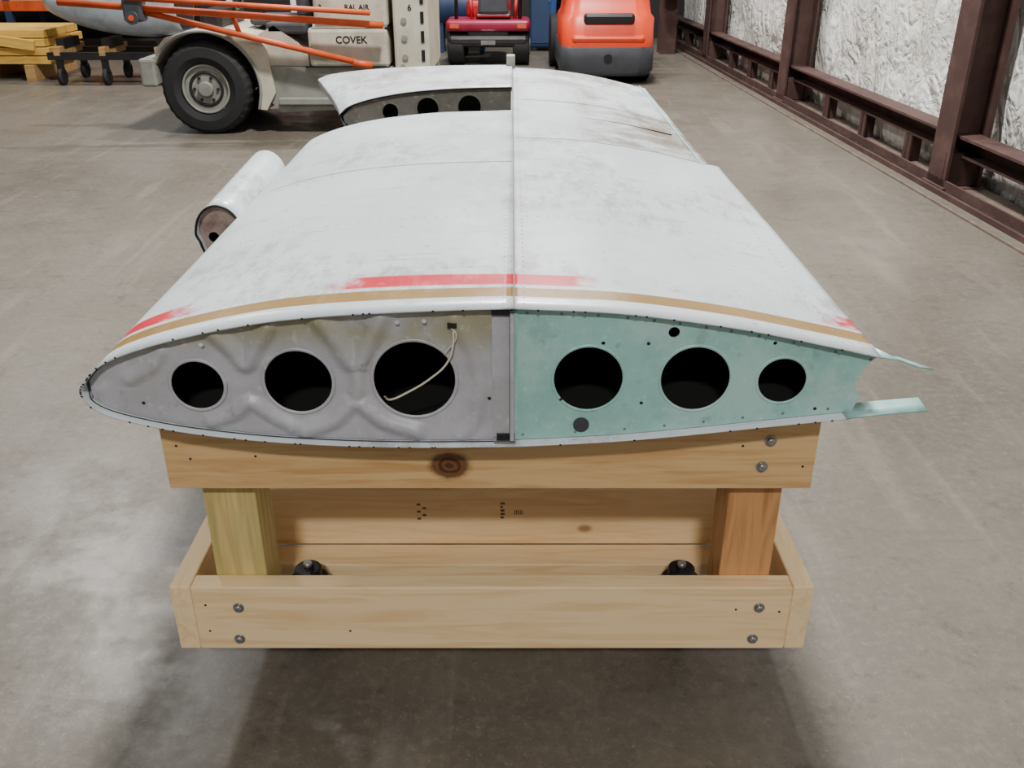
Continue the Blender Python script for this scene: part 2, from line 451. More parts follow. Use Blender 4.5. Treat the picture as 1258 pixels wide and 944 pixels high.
def pressed_rib():
    strokes = [
        ([(-.285, .838), (-.262, .805), (-.238, .765), (-.216, .80), (-.195, .842)], .017, .012),
        ([(-.238, .765), (-.236, .735), (-.240, .705)], .013, .008),
        ([(-.445, .815), (-.422, .79), (-.405, .765), (-.388, .79), (-.365, .825)], .014, .010),
        ([(-.325, .652), (-.28, .668), (-.242, .700), (-.20, .668), (-.15, .650)], .015, .0105),
        ([(-.47, .668), (-.43, .682), (-.405, .700), (-.375, .678), (-.345, .658)], .013, .0085),
        ([(-.085, .835), (-.06, .79), (-.05, .73), (-.06, .67), (-.08, .645)], .013, .005),
        ([(-.585, .74), (-.55, .76), (-.53, .785)], .012, .006)]
    segs = []
    for pts, w, d in strokes:
        q = catmull(pts, 4)
        for a, b in zip(q, q[1:]): segs.append((a, b, w, d))
    def h(x, z):
        best = 0
        for (ax, az), (bx, bz), w, d in segs:
            if abs(x-ax) > .06 and abs(x-bx) > .06: continue
            ux, uz = bx-ax, bz-az; L = ux*ux+uz*uz
            t = max(0, min(1, ((x-ax)*ux+(z-az)*uz)/L))
            D = math.hypot(x-ax-t*ux, z-az-t*uz)
            if D < w*1.5: best = max(best, d*math.cos(D/(w*1.5)*pi/2)**2)
        for cx, cz, r in hL:
            D = math.hypot(x-cx, z-cz)-r
            if D < .012: best *= max(0, D/.012)
        return best
    up = [(x, z) for x, z in outL if z > .7222]; lo = [(x, z) for x, z in outL if z <= .7222]
    def f(L, x):
        L = sorted(L)
        for (a, b), (c, d) in zip(L, L[1:]):
            if a <= x <= c and c > a: return b+(d-b)*(x-a)/(c-a)
        return L[0][1] if x < L[0][0] else L[-1][1]
    nx, nz = 260, 96; vs = []
    X = lin(-.647, -.004, nx)
    for i, x in enumerate(X):
        a = f(up, x); b = f(lo, x)
        for j in range(nz+1):
            vs.append([x, b+(a-b)*j/nz])
    cell = .0026
    inside = [False]*len(vs)
    for n_, (x, z) in enumerate(vs):
        for cx, cz, r in hL:
            D = math.hypot(x-cx, z-cz)
            if D < r-cell*.55: inside[n_] = True
            elif D < r+cell*.55:
                vs[n_] = [cx+(x-cx)*r/D, cz+(z-cz)*r/D]
    fs = []
    for i in range(nx):
        for j in range(nz):
            q = (i*(nz+1)+j, (i+1)*(nz+1)+j, (i+1)*(nz+1)+j+1, i*(nz+1)+j+1)
            ok = [k for k in q if not inside[k]]
            if len(ok) >= 3:
                cxm = sum(vs[k][0] for k in ok)/len(ok); czm = sum(vs[k][1] for k in ok)/len(ok)
                if any(math.hypot(cxm-c, czm-d) < r-.0002 for c, d, r in hL): continue
                fs.append(tuple(ok))
    V = [(x, yr-h(x, z), z) for x, z in vs]
    mesh_obj('tip_rib_nose', V, fs, M_ribL, wing, True)
pressed_rib()
for i, (x, z, r) in enumerate(hL):
    ring('nose_hole_flange_%d' % i, x, z, r+.0005, yr-.001, .0030, M_ribL, wing)
outR = [(x, z-.0035) for x, z in RTs]+[(.545, .772), (.528, .742), (.524, .730), (.536, .712)]+[(.528, .686)]+[(x, z+.0035) for x, z in reversed(RBs)]
hR = [(.1165, .741, .054), (.280, .741, .054), (.413, .738, .038)]
plate('tip_rib_aft', outR, hR+[(.242, .818, .0085), (.137, .80, .003), (.395, .80, .003)], yr, .003, M_ribR, wing)
for i, (x, z, r) in enumerate(hR):
    ring('aft_hole_flange_%d' % i, x, z, r+.001, yr-.001, .0028, M_ribR, wing)
cyl('grey_plug', (.108, yr-.004, .662), (.108, yr+.001, .662), .0125, M_charcoal, wing)
def rivets(name, pts, r, mat, ax):
    vs = []; fs = []
    for p in pts:
        b = len(vs)
        for k in range(8):
            a = 2*pi*k/8
            if ax == 'Y': vs.append((p[0]+r*math.cos(a), p[1], p[2]+r*math.sin(a)))
            else: vs.append((p[0]+r*math.cos(a), p[1]+r*math.sin(a), p[2]))
        if ax == 'Y': vs.append((p[0], p[1]-r*.5, p[2]))
        else: vs.append((p[0], p[1], p[2]+r*.4))
        for k in range(8): fs.append((b+k, b+(k+1) % 8, b+8))
    return mesh_obj(name, vs, fs, mat, wing, True)
rivets('tooling_holes', [(x, yr-.0022, z) for x, z in [(-.035, .708), (.075, .706), (-.57, .70), (-.225, .70), (.205, .80), (.20, .70), (.47, .69)]], .0028, M_black, 'Y')
M_ribrivet = paint('rib_rivet', (130, 140, 134), .4, .3)
rivets('rib_edge_rivets', [(x, yr-.002, z-.011) for x, z in RTs[2::3]]+[(x, yr-.002, z+.012) for x, z in RBs[1:24:3]], .0024, M_ribrivet, 'Y')
rivets('tip_spots', [(x, yr-.0075, z) for x, z in [(-.13, .838), (-.17, .836), (-.465, .80)]], .0035, M_wing, 'Y')
rows = [[(x, y, (z+dz(y)-.003 if z > .7 else z+dz(y))) for x, z in ((-.003, .636), (-.003, .858), (.003, .858), (.003, .636), (-.003, .636))] for y in (Y0+.004, YE)]
loft('main_spar_web', rows, M_ribF, wing, 0, False)
box('spar_flange_aft', (.003, yr-.004, .640), (.008, yr-.001, .853), M_ribR, wing)
box('spar_flange_fwd', (-.030, yr-.003, .640), (-.004, yr-.001, .853), M_ribL, wing)
box('spar_web_edge', (-.003, yr-.016, .640), (.003, yr-.001, .852), M_ribL, wing)
box('spar_cap_notch_upper', (-.030, yr-.009, .848), (.0, yr-.0045, .858), M_black, wing)
box('spar_cap_notch_lower', (-.024, yr-.009, .634), (.004, yr-.0045, .648), M_black, wing)
box('spar_cap_angle', (-.028, yr-.012, .633), (.006, yr-.009, .636), M_steel, wing)
rows = [[(.512, y, z+dz(y)) for z in (.683, .72, .76, .788)] for y in (Y0+.12, YE)]
loft('rear_spar_web', rows, M_green, wing, .003, False)
for i, y in enumerate((1.75, 2.22, 2.86)):  # interior ribs share the near-black, shade painted into their colour
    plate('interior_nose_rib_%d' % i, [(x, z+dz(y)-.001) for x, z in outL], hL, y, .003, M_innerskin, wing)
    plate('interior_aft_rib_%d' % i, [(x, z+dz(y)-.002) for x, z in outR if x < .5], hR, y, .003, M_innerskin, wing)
pf = [(x*.985, z+dz(Y2)-.011) if z > .75 else (x*.985, z+dz(Y2)-.005) for x, z in prof_far(0)]
hF = [(-.425, .796, .030), (-.294, .806, .040), (-.148, .812, .042)]
plate('root_rib_nose', pf, hF, Y2+.01, .003, M_ribF, wing)
for i, (x, z, r) in enumerate(hF): ring('root_hole_flange_%d' % i, x, z, r, Y2+.008, .003, M_ribF, wing)
plate('root_closure_aft', [(x*.955, z+dz(YE)-.008) for x, z in RTs]+[(x*.955, z+dz(YE)+.003) for x, z in reversed(RBs)], [hR[0], hR[1]], YE-.01, .003, M_ribF, wing)
plate('root_closure_nose', [(x*.99, z+dz(YE)-.011) for x, z in prof_far(1)], [], YE-.01, .003, M_ribF, wing)
box('spar_attach_fitting', (-.022, YE-.03, .80), (.012, YE+.03, .925), M_ribF, wing, .004)
def ztop(x, y):
    L = [(a, b) for a, b in Fs if b > .75][::-1]+RTs[1:]
    for (a, b), (c, d) in zip(L, L[1:]):
        if a <= x <= c: return b+(d-b)*(x-a)/(c-a+1e-9)+dz(y)+wob(x, y)+.0014-(.005 if y > 2.476 and x > .02 else 0)
    return .8
def seam(nm, xs, ys, w=.0025, mat=None):
    vs = []; fs = []
    pts = [(x, y) for x in xs for y in ys] if len(xs) == 1 else [(x, ys[0]) for x in xs]
    for x, y in pts:
        if len(xs) == 1: vs += [(x-w, y, ztop(x-w, y)), (x+w, y, ztop(x+w, y))]
        else: vs += [(x, y-w, ztop(x, y)), (x, y+w, ztop(x, y))]
    for i in range(len(pts)-1): fs.append((2*i, 2*i+2, 2*i+3, 2*i+1))
    mesh_obj(nm, vs, fs, mat, wing, True)
M_seam = paint('seam_grime', (96, 94, 88), .7)
M_rivet = paint('painted_rivet', (146, 148, 147), .5)
seam('seam_spar', [.003], lin(Y0, YE, 80), .0012, M_seam)
seam('seam_chord_mid_fwd', lin(-.58, 0, 40), [2.19], .0024, M_seam)
seam('seam_chord_mid_aft', lin(0.01, .53, 40), [2.473], .003, M_seam)
seam('seam_chord_inboard_aft', lin(0.03, .51, 40), [3.1], .003, M_seam)
pts = []
for y in lin(Y0+.02, YE-.02, 105):
    for dx in (-.012, .018):
        if Y1 < y < Y2 and dx < 0: continue
        if y > Y2 and dx < 0: continue
        pts.append((dx, y, ztop(dx, y)))
for y in (1.73, 2.16):
    pts += [(x, y, ztop(x, y)) for x in lin(-.57, -.02, 26)]
for y in (1.73, 2.10, 2.44, 2.80, 3.08):
    pts += [(x, y, ztop(x, y)) for x in lin(.03, .50, 24)]
pts += [(.5, y, ztop(.5, y)) for y in lin(1.3, 2.45, 46)]
pts += [(x, Y1-.012, ztop(x, Y1)) for x in lin(-.5, -.02, 22)]
rivets('skin_rivets', pts, .0020, M_rivet, 'Z')
rows = [[(x, y, z) for x, z in [(.548, .784), (.58, .779), (.612, .767), (.632, .764)]] for y in (Y0+.002, Y0+.045)]
rows[1] = [(x-.035 if x > .56 else x, y, z) for x, y, z in rows[1]]
loft('upper_skin_tab', rows, M_green, wing, .002)
rows = [[(x, y, z) for x, z in [(.515, .682), (.56, .688), (.61, .693), (.636, .695)]] for y in (Y0-.002, Y0+.035)]
rows[1] = [(x, y, z+.004) for x, y, z in rows[1]]
loft('lower_skin_tab', rows, M_green, wing, .002)
loft('trailing_gusset', [[(.50, yr+.002, .69), (.505, yr+.002, .78)], [(.505, yr+.13, .69), (.505, yr+.13, .78)]], M_green, wing, .002, False)
ch = []
allp = Fs[4:]+RBs+RTs
for a, b in zip(allp, allp[1:]):
    if math.hypot(a[0]-b[0], a[1]-b[1]) > .05: continue
    if random.random() < .35:
        t = random.random(); ch.append((a[0]+(b[0]-a[0])*t, Y0-.0012, a[1]+(b[1]-a[1])*t))
rivets('edge_chips', ch, .0018, M_darksteel, 'Y')
lp = [(x, yr-.006, z) for x, z in outL[2:]]
tube('nose_rib_edge_gap', lp, .0009, M_darksteel, wing, False)
tube('aft_rib_edge_gap', [(x, yr-.006, z) for x, z in outR[1:len(RTs)]], .0008, M_darksteel, wing, False)
tube('loose_wire', [(-.087, yr-.004, .823), (-.088, yr-.012, .80), (-.098, yr-.012, .772), (-.122, yr-.012, .748), (-.16, yr-.010, .722), (-.186, yr-.006, .708), (-.20, yr+.02, .700)], .0016, M_cable, wing)
tube('loose_wire_end', [(-.092, yr-.004, .828), (-.083, yr-.006, .816), (-.10, yr-.006, .786)], .0013, M_cable, wing)
box('wire_clip', (-.096, yr-.006, .826), (-.082, yr, .834), M_darksteel, wing)
def fair(t, N=28):
    cx, cz = -.705-.02*t, .700+.012*t; rx = .056; rz = .072
    return [(cx+rx*math.cos(a)*(1 if math.sin(a) > -.2 else .9), cz+rz*math.sin(a)) for a in [2*pi*i/N for i in range(N+1)]]
rows = [[(x, y, z) for x, z in fair((y-2.15)/.6)] for y in lin(2.15, 2.72, 8)]
loft('landing_light_fairing', rows, M_wing, wing, .004)
tube('fairing_rim', [(x, 2.15, z) for x, z in fair(0)[:-1]], .003, M_darksteel, wing, cyclic=True)
M_brn = paint('fairing_inner', (170, 150, 140), .6, dirt=(90, 50, 48), scale=24)
plate('fairing_bulkhead', [(x*1.0, z) for x, z in fair(0)[:-1]], [(-.725, .690, .013)], 2.17, .003, M_brn, wing)
plate('fairing_end', [(x*1.0, z) for x, z in fair(.95)[:-1]], [], 2.71, .003, M_wing, wing)

# ------------------------------------------------------------------ dollies
def bolt(nm, x, y, z, par):
    cyl(nm+'_washer', (x, y-.002, z), (x, y, z), .010, M_steel, par)
    cyl(nm+'_head', (x, y-.008, z), (x, y-.002, z), .0065, M_steel, par, bevel=.002)
def dolly(y):
    d = empty('wooden_dolly')
    xl, xr = -.583, .509
    b = .003
    box('front_board', (xl, y, .147), (xr, y+.038, .290), M_pine, d, b)
    box('rear_board', (xl, y+.33, .147), (xr, y+.368, .290), M_pine, d, b)
    box('side_board_left', (xl-.038, y, .147), (xl, y+.37, .292), M_pineY, d, b)
    box('side_board_right', (xr, y, .147), (xr+.038, y+.37, .292), M_pineY, d, b)
    box('bottom_slat_rear', (xl+.01, y+.257, .110), (xr-.01, y+.33, .147), M_pine, d, b)
    box('post_left', (-.545, y+.038, .147), (-.452, y+.128, .60), M_postL, d, b)
    box('post_right', (.382, y+.038, .147), (.475, y+.128, .60), M_postR, d, b)
    xs = lin(xl, xr, 40)
    def zb(x):
        L = sorted([(a, c) for a, c in Fs if c < .70 and a <= 0]+[q for q in RBs if q[0] > 0])
        for (a, c), (e, f) in zip(L, L[1:]):
            if a <= x <= e: return c+(f-c)*(x-a)/(e-a+1e-9)
        return .66
    out = [(xl, .502), (xr, .502)]+[(x, min(zb(x)+dz(y)-.0015, .644)) for x in reversed(xs)]
    o = plate('cradle_beam', out, [], y+.019, .038, M_beam, d)
    c = Vector((-.037, y+.019, .572))
    o.data.transform(Matrix.Translation(-c)); o.location = c
    for i, (x, z) in enumerate([(.43, .595), (.421, .545)]): bolt('beam_bolt_%d' % i, x, y, z, d)
    for i, (x, z) in enumerate([(-.50, .245), (-.507, .172), (.452, .245), (.448, .172)]): bolt('board_bolt_%d' % i, x, y, z, d)
    for i, (x, z) in enumerate([(-.56, .585), (-.43, .565), (-.54, .56), (-.56, .25), (-.56, .19), (.49, .545), (.385, .585), (.49, .235), (.41, .24), (-.30, .19)]):
        cyl('nail_%d' % i, (x, y-.0005, z), (x, y+.001, z), .0022, M_black, d, 10)
    cyl('side_bolt', (.35, y+.085, .225), (.385, y+.085, .225), .007, M_steel, d, 12)
    for i in range(5):
        box('ink_mark_%d' % i, (-.025, y+.3294, .215+i*.009), (-.018+random.uniform(-.002, .003), y+.3301, .220+i*.009), M_ink, d)
        box('ink_mark_b%d' % i, (.005+i*.004, y+.3294, .225), (.007+i*.004, y+.3301, .236), M_ink, d)
        box('ink_mark_c%d' % i, (-.205+(i % 2)*.012, y+.3294, .212+i*.009), (-.197+(i % 2)*.012, y+.3301, .217+i*.009), M_ink, d)
    for i, (x, yy_, rr, zt) in enumerate([(-.415, y+.185, .057, .195), (.345, y+.185, .057, .195), (-.40, y+.295, .040, .110), (.335, y+.295, .040, .110)]):
        p = 'caster_%d' % i
        cyl(p+'_wheel', (x-.018, yy_, rr), (x+.018, yy_, rr), rr, M_rubber, d, 32, bevel=.008)
        cyl(p+'_hub', (x-.022, yy_, rr), (x+.022, yy_, rr), .014, M_steel, d)
        ft = min(zt-.028, rr*2+.04) if i < 2 else rr*2+.014
        for s in (-1, 1):
            box(p+'_fork_%d' % (s+1), (x+s*.027-.002, yy_-.022, rr-.015), (x+s*.027+.002, yy_+.022, ft), M_caster, d)
        box(p+'_fork_top', (x-.030, yy_-.03, ft-.01), (x+.030, yy_+.03, ft), M_caster, d, .004)
        cyl(p+'_swivel', (x, yy_, ft), (x, yy_, zt), .027, M_caster, d, bevel=.003)
        if i < 2:
            cyl(p+'_race', (x, yy_, ft+.006), (x, yy_, ft+.014), .040, M_caster, d, bevel=.003)
            cyl(p+'_kingpin', (x, yy_, zt), (x, yy_, zt+.012), .009, M_steel, d, 6)
            box(p+'_strap', (x-.010, yy_-.15, zt-.001), (x+.010, yy_+.01, zt+.003), M_caster, d)
            box(p+'_strap_lip', (x-.010, yy_-.149, zt-.03), (x+.010, yy_-.145, zt+.003), M_caster, d)
            box(p+'_brake_pedal', (x-.026, yy_-.062, ft-.004), (x+.026, yy_-.02, ft+.008), M_caster, d, .004, rot=(.35, 0, 0))
            tube(p+'_guard', [(x-.040, yy_+.02, ft-.02), (x-.045, yy_-.01, ft+.012), (x-.03, yy_-.02, ft+.022)], .005, M_steel, d)
    return d
dolly(1.333)
dolly(3.25)

# ------------------------------------------------------------------ tow tractor
tug = empty('tow_tractor')
TY = 7.12
def arc(cx, cz, r, a0, a1, n=20): return [(cx+r*math.cos(math.radians(a0+(a1-a0)*i/n)), cz+r*math.sin(math.radians(a0+(a1-a0)*i/n))) for i in range(n+1)]
wc = (-2.27, .325)
def slab(nm, out, y0, y1, mat, par):
    return plate(nm, out, [], (y0+y1)/2, y1-y0, mat, par)
hood = [(-2.63, .50), (-2.61, .60), (-2.53, .68), (-2.38, .725), (-2.05, .735), (-1.86, .70), (-1.80, .60), (-1.76, .30), (-1.84, .17)]
hood = hood+arc(wc[0], wc[1], .39, -22, 170, 26)+[(-2.655, .50)]
slab('fender_shell', hood, TY, TY+1.15, M_tug, tug)
tube('fender_lip', [(x, TY-.005, z) for x, z in arc(wc[0], wc[1], .40, -18, 168, 12)], .012, M_tuggrey, tug)
box('front_bumper', (-2.74, TY-.04, .34), (-2.62, TY+1.2, .54), M_tuggrey, tug, .02)
slab('chassis_side', [(-1.80, .48), (-.62, .47), (-.62, .20), (-1.74, .15), (-1.80, .22)], TY+.02, TY+1.1, M_tuggrey, tug)
box('chassis_step', (-1.74, TY-.03, .21), (-.9, TY+.03, .26), M_tuggrey, tug, .008)
slab('cowl', [(-1.86, .48), (-1.86, .70), (-1.74, .76), (-1.58, .64), (-1.50, .56), (-1.50, .48)], TY+.05, TY+1.05, M_tug, tug)
box('engine_housing', (-1.49, TY, .47), (-.90, TY+1.05, .75), M_tug, tug, .03)
box('engine_housing_upper', (-1.44, TY+.03, .74), (-.90, TY+1.0, 1.22), M_tug, tug, .03)
box('engine_gap', (-1.46, TY+.01, .738), (-.89, TY+.5, .748), M_black, tug)
box('rear_panel', (-.86, TY-.02, .42), (-.60, TY+1.05, 1.30), M_tug, tug, .02)
for i in range(5): box('louvre_%d' % i, (-.66, TY-.026, .52+i*.13), (-.635, TY-.018, .60+i*.13), M_black, tug)
for i, (x, z) in enumerate([(-.78, .55), (-.78, .68), (-.78, .80), (-.80, .48)]):
    cyl('panel_cap_%d' % i, (x, TY-.03, z), (x, TY-.018, z), .022, M_tuggrey, tug)
box('seat_base', (-1.98, TY+.3, .74), (-1.56, TY+.8, .80), M_charcoal, tug, .03)
box('seat_back', (-1.62, TY+.3, .78), (-1.50, TY+.8, 1.15), M_charcoal, tug, .04)
tube('steering_wheel', [(-2.05+.06*math.cos(a), TY+.5+.17*math.sin(a), .98+.13*math.cos(a)) for a in lin(0, 2*pi*11/12, 11)], .012, M_black, tug, cyclic=True)
cyl('steering_column', (-2.20, TY+.5, .72), (-2.05, TY+.5, .98), .02, M_black, tug)
box('dash', (-2.32, TY+.2, .72), (-2.16, TY+.9, .86), M_darksteel, tug, .03)
box('dark_gap', (-1.52, TY-.002, .475), (-.92, TY+.02, .485), M_black, tug)
box('tool_tray', (-1.80, TY+.05, .70), (-1.50, TY+.3, .78), M_charcoal, tug, .02)
text('maker_lettering', 'COVEK', (-1.17, TY-.002, .665), .07, M_black, tug)
text('owner_lettering', 'RAL AIR', (-1.12, TY+.028, .885), .05, M_black, tug)
text('fleet_number', '6', (-.735, TY-.022, .885), .06, M_black, tug)
text('fleet_number_side', '3', (-1.385, TY+.028, .885), .05, M_black, tug)
def wheel(par, nm, x, y, r, w, mat=M_tuggrey):
    pr = [(r*.56, -w*.40), (r*.70, -w*.5), (r*.90, -w*.47), (r*.98, -w*.36), (r, -w*.2), (r, w*.2), (r*.98, w*.36), (r*.9, w*.47), (r*.7, w*.5), (r*.56, w*.4)]
    N = 64; vs = []; fs = []
    for i in range(N):
        a = 2*pi*i/N
        for rr, yy in pr:
            tr = rr*(1.018 if (rr > r*.95 and i % 2) else 1.0)
            vs.append((x+tr*math.cos(a), y+yy, r+tr*math.sin(a)))
    K = len(pr)
    for i in range(N):
        for j in range(K-1): fs.append((i*K+j, i*K+j+1, ((i+1) % N)*K+j+1, ((i+1) % N)*K+j))
    mesh_obj(nm+'_tyre', vs, fs, M_rubber, par, False)
    cyl(nm+'_rim', (x, y-w*.30, r), (x, y+w*.3, r), r*.52, mat, par, 40)
    ring(nm+'_rim_lip', x, r, r*.52, y-w*.36, r*.03, mat, par)
    ring(nm+'_rim_step', x, r, r*.36, y-w*.31, r*.035, M_darksteel, par)
    cyl(nm+'_hub', (x, y-w*.45, r), (x, y-w*.28, r), r*.17, mat, par, 24, bevel=r*.03)
    for k in range(6):
        a = k*pi/3
        cyl(nm+'_nut_%d' % k, (x+r*.27*math.cos(a), y-w*.36, r+r*.27*math.sin(a)), (x+r*.27*math.cos(a), y-w*.29, r+r*.27*math.sin(a)), r*.035, M_darksteel, par, 6)
wheel(tug, 'front_wheel', wc[0], TY+.06, .325, .24)
wheel(tug, 'front_wheel_far', wc[0], TY+1.0, .325, .24)
wheel(tug, 'rear_wheel', -1.0, TY+.2, .20, .16)
wheel(tug, 'rear_wheel_far', -1.0, TY+.95, .20, .16)
box('wheel_well', (-2.60, TY+.25, .30), (-1.9, TY+.85, .68), M_black, tug)

tb = empty('tow_bar')
def bar(nm, p, q, r=.028): cyl(nm, p, q, r, M_orange, tb, 16)
bar('bar_upper', (-3.2, TY-.12, .93), (-.92, TY-.10, .775), .024)
bar('bar_diagonal', (-2.62, TY-.10, .865), (-1.13, TY-.07, .52), .022)
bar('bar_top', (-2.70, TY-.17, .96), (-1.0, TY-.15, .86), .018)
box('hitch_plate', (-2.74, TY-.17, .80), (-2.60, TY-.05, .96), M_charcoal, tb, .02)
bar('bar_cross', (-1.15, TY-.12, .52), (-1.02, TY-.08, .50), .026)
cyl('hitch_wheel', (-2.67, TY-.2, .83), (-2.67, TY-.17, .83), .045, M_charcoal, tb)
cyl('hitch_hub', (-2.67, TY-.205, .83), (-2.67, TY-.2, .83), .02, M_orange, tb)
bar('bar_short', (-2.0, TY-.08, .86), (-1.95, TY-.08, .70), .018)

# ------------------------------------------------------------------ forklift (rear view)
fk = empty('forklift')
fx, fy = .95, 9.6
def rbody(nm, x0, x1, y0, y1, secs, mat, par, rnd=.12):
    rows = []
    for z, ins, sh in secs:
        X0, X1, A, B = x0+ins, x1-ins, y0+sh, y1
        r = []
        for cx, cy, a0 in ((X1-rnd, A+rnd, -90), (X1-rnd, B-rnd, 0), (X0+rnd, B-rnd, 90), (X0+rnd, A+rnd, 180)):
            for i in range(7):
                a = math.radians(a0+15*i); r.append((cx+rnd*math.cos(a), cy+rnd*math.sin(a), z))
        r.append(r[0]); rows.append(r)
    loft(nm, rows, mat, par)
    n = len(rows[0])
    mesh_obj(nm+'_top', rows[-1][:-1], [tuple(range(n-1))], mat, par)
rbody('counterweight_base', fx-.47, fx+.47, fy, fy+1.8, [(.08, .05, .05), (.13, 0, 0), (.34, 0, 0), (.36, .01, .01)], M_charcoal, fk, .16)
rbody('counterweight', fx-.46, fx+.46, fy+.01, fy+1.2, [(.36, 0, 0), (.62, .0, .02), (.66, .03, .06), (.80, .05, .10), (.95, .07, .16), (1.06, .12, .25)], M_forkorange, fk, .16)
box('counterweight_slot', (fx-.25, fy+.0, .57), (fx+.25, fy+.2, .67), M_black, fk, .03)
box('counterweight_ledge', (fx-.36, fy-.005, .40), (fx+.36, fy+.1, .47), M_forkorange, fk, .03)
cyl('tow_pin', (fx, fy-.02, .26), (fx, fy+.02, .26), .04, M_black, fk)
box('forklift_seat', (fx-.25, fy+.8, 1.05), (fx+.25, fy+1.3, 1.15), M_black, fk, .04)
box('forklift_seat_back', (fx-.25, fy+.75, 1.12), (fx+.25, fy+.85, 1.55), M_black, fk, .04)
for sx in (-1, 1):
    cyl('guard_post_rear_%d' % (sx+1), (fx+sx*.42, fy+.4, .9), (fx+sx*.40, fy+.55, 2.1), .03, M_black, fk)
    cyl('guard_post_front_%d' % (sx+1), (fx+sx*.42, fy+1.75, .3), (fx+sx*.40, fy+1.5, 2.1), .03, M_black, fk)
    cyl('rear_wheel_%d' % (sx+1), (fx+sx*.46, fy+.42, .23), (fx+sx*.28, fy+.42, .23), .23, M_rubber, fk, 32, bevel=.02)
    cyl('drive_wheel_%d' % (sx+1), (fx+sx*.52, fy+1.6, .28), (fx+sx*.32, fy+1.6, .28), .28, M_rubber, fk, 32, bevel=.02)
    box('mast_%d' % (sx+1), (fx+sx*.3-.04, fy+1.95, .05), (fx+sx*.3+.04, fy+2.05, 2.0), M_black, fk)
    box('fork_%d' % (sx+1), (fx+sx*.25-.05, fy+2.05, .04), (fx+sx*.25+.05, fy+2.75, .08), M_darksteel, fk)
for i in range(6): box('guard_bar_%d' % i, (fx-.42, fy+.5+i*.2, 2.08), (fx+.42, fy+.54+i*.2, 2.12), M_black, fk)

# ------------------------------------------------------------------ riding mower
mw = empty('riding_mower')
mx, my = -.27, 11.1
box('mower_deck', (mx-.47, my, .20), (mx+.47, my+.75, .34), M_darksteel, mw, .05)
box('mower_fender', (mx-.48, my-.02, .37), (mx+.48, my+.5, .50), M_maroon, mw, .05, seg=4)
box('mower_hood', (mx-.26, my+.35, .45), (mx+.26, my+1.2, .70), M_red, mw, .08, seg=4)
box('mower_body', (mx-.24, my+.02, .28), (mx+.24, my+1.2, .46), M_darksteel, mw, .03)
box('mower_seat', (mx+.06-.2, my+.05, .50), (mx+.06+.2, my+.4, .58), M_charcoal, mw, .04)
box('mower_seat_back', (mx+.06-.17, my+.0, .55), (mx+.06+.17, my+.08, .84), M_charcoal, mw, .035)
box('mower_seat_piping', (mx+.06-.19, my+.02, .52), (mx+.06+.19, my+.07, .56), M_red, mw, .015)
for sx in (-1, 1):
    cyl('mower_rear_wheel_%d' % (sx+1), (mx+sx*.47, my+.2, .20), (mx+sx*.28, my+.2, .20), .20, M_rubber, mw, 32, bevel=.03)
    cyl('mower_front_wheel_%d' % (sx+1), (mx+sx*.42, my+1.1, .15), (mx+sx*.28, my+1.1, .15), .15, M_rubber, mw, 32, bevel=.03)
    cyl('mower_hub_%d' % (sx+1), (mx+sx*.48, my+.2, .20), (mx+sx*.46, my+.2, .20), .09, M_steel, mw)
    cyl('armrest_post_%d' % (sx+1), (mx+.06+sx*.24, my+.1, .48), (mx+.06+sx*.26, my+.1, .74), .02, M_red, mw)
    cyl('rops_post_%d' % (sx+1), (mx+sx*.36, my+.1, .45), (mx+sx*.36, my+.1, 1.5), .02, M_black, mw)
cyl('rops_bar', (mx-.36, my+.1, 1.5), (mx+.36, my+.1, 1.5), .02, M_black, mw)
tube('mower_steering_wheel', [(mx+.17*math.cos(a), my+.62+.05*math.sin(a), .92+.14*math.sin(a)) for a in lin(0, 2*pi*11/12, 11)], .012, M_black, mw, cyclic=True)
box('hitch', (mx-.08, my-.08, .24), (mx+.08, my+.03, .28), M_steel, mw)
for i, x in enumerate((-.38, .38)): box('tail_light_%d' % i, (mx+x-.05, my-.03, .41), (mx+x+.05, my-.015, .45), M_orange, mw)

ac = empty('air_compressor')
cyl('tank', (-.98, 12.6, .55), (-.30, 12.6, .55), .26, M_blue, ac, bevel=.08)
box('motor', (-.92, 12.45, .78), (-.6, 12.75, 1.05), M_blue, ac, .04)
cyl('pump', (-.42, 12.6, .8), (-.42, 12.6, 1.1), .12, M_darksteel, ac)
for i, (x, y) in enumerate([(-.9, 12.45), (-.38, 12.45), (-.9, 12.75), (-.38, 12.75)]): box('leg_%d' % i, (x-.03, y-.03, 0), (x+.03, y+.03, .4), M_blue, ac)

bc = empty('blue_cabinet')
box('body', (.24, 12.6, .06), (.74, 13.1, 1.3), M_blue2, bc, .02)
box('door_left', (.255, 12.585, .10), (.485, 12.6, 1.27), M_blue, bc, .005)
box('door_right', (.495, 12.585, .10), (.725, 12.6, 1.27), M_blue2, bc, .005)
box('handle', (.47, 12.565, .6), (.48, 12.585, .75), M_steel, bc)
for i, x in enumerate((.29, .69)): box('foot_%d' % i, (x-.03, 12.62, 0), (x+.03, 13.08, .06), M_black, bc)

sc_ = empty('steel_column')
box('flange_front', (-.98, 10.4, 0), (-.82, 10.42, 3.2), M_darksteel, sc_)
box('web', (-.91, 10.42, 0), (-.89, 10.58, 3.2), M_darksteel, sc_)
box('flange_rear', (-.98, 10.58, 0), (-.82, 10.6, 3.2), M_darksteel, sc_)
box('base_plate', (-1.02, 10.36, 0), (-.78, 10.64, .02), M_darksteel, sc_)
sc2 = empty('steel_column')
box('flange_front', (1.86, 12.3, 0), (2.06, 12.32, 3.2), M_rust, sc2)
box('web', (1.95, 12.32, 0), (1.97, 12.5, 3.2), M_rust, sc2)
box('flange_rear', (1.86, 12.5, 0), (2.06, 12.52, 3.2), M_rust, sc2)

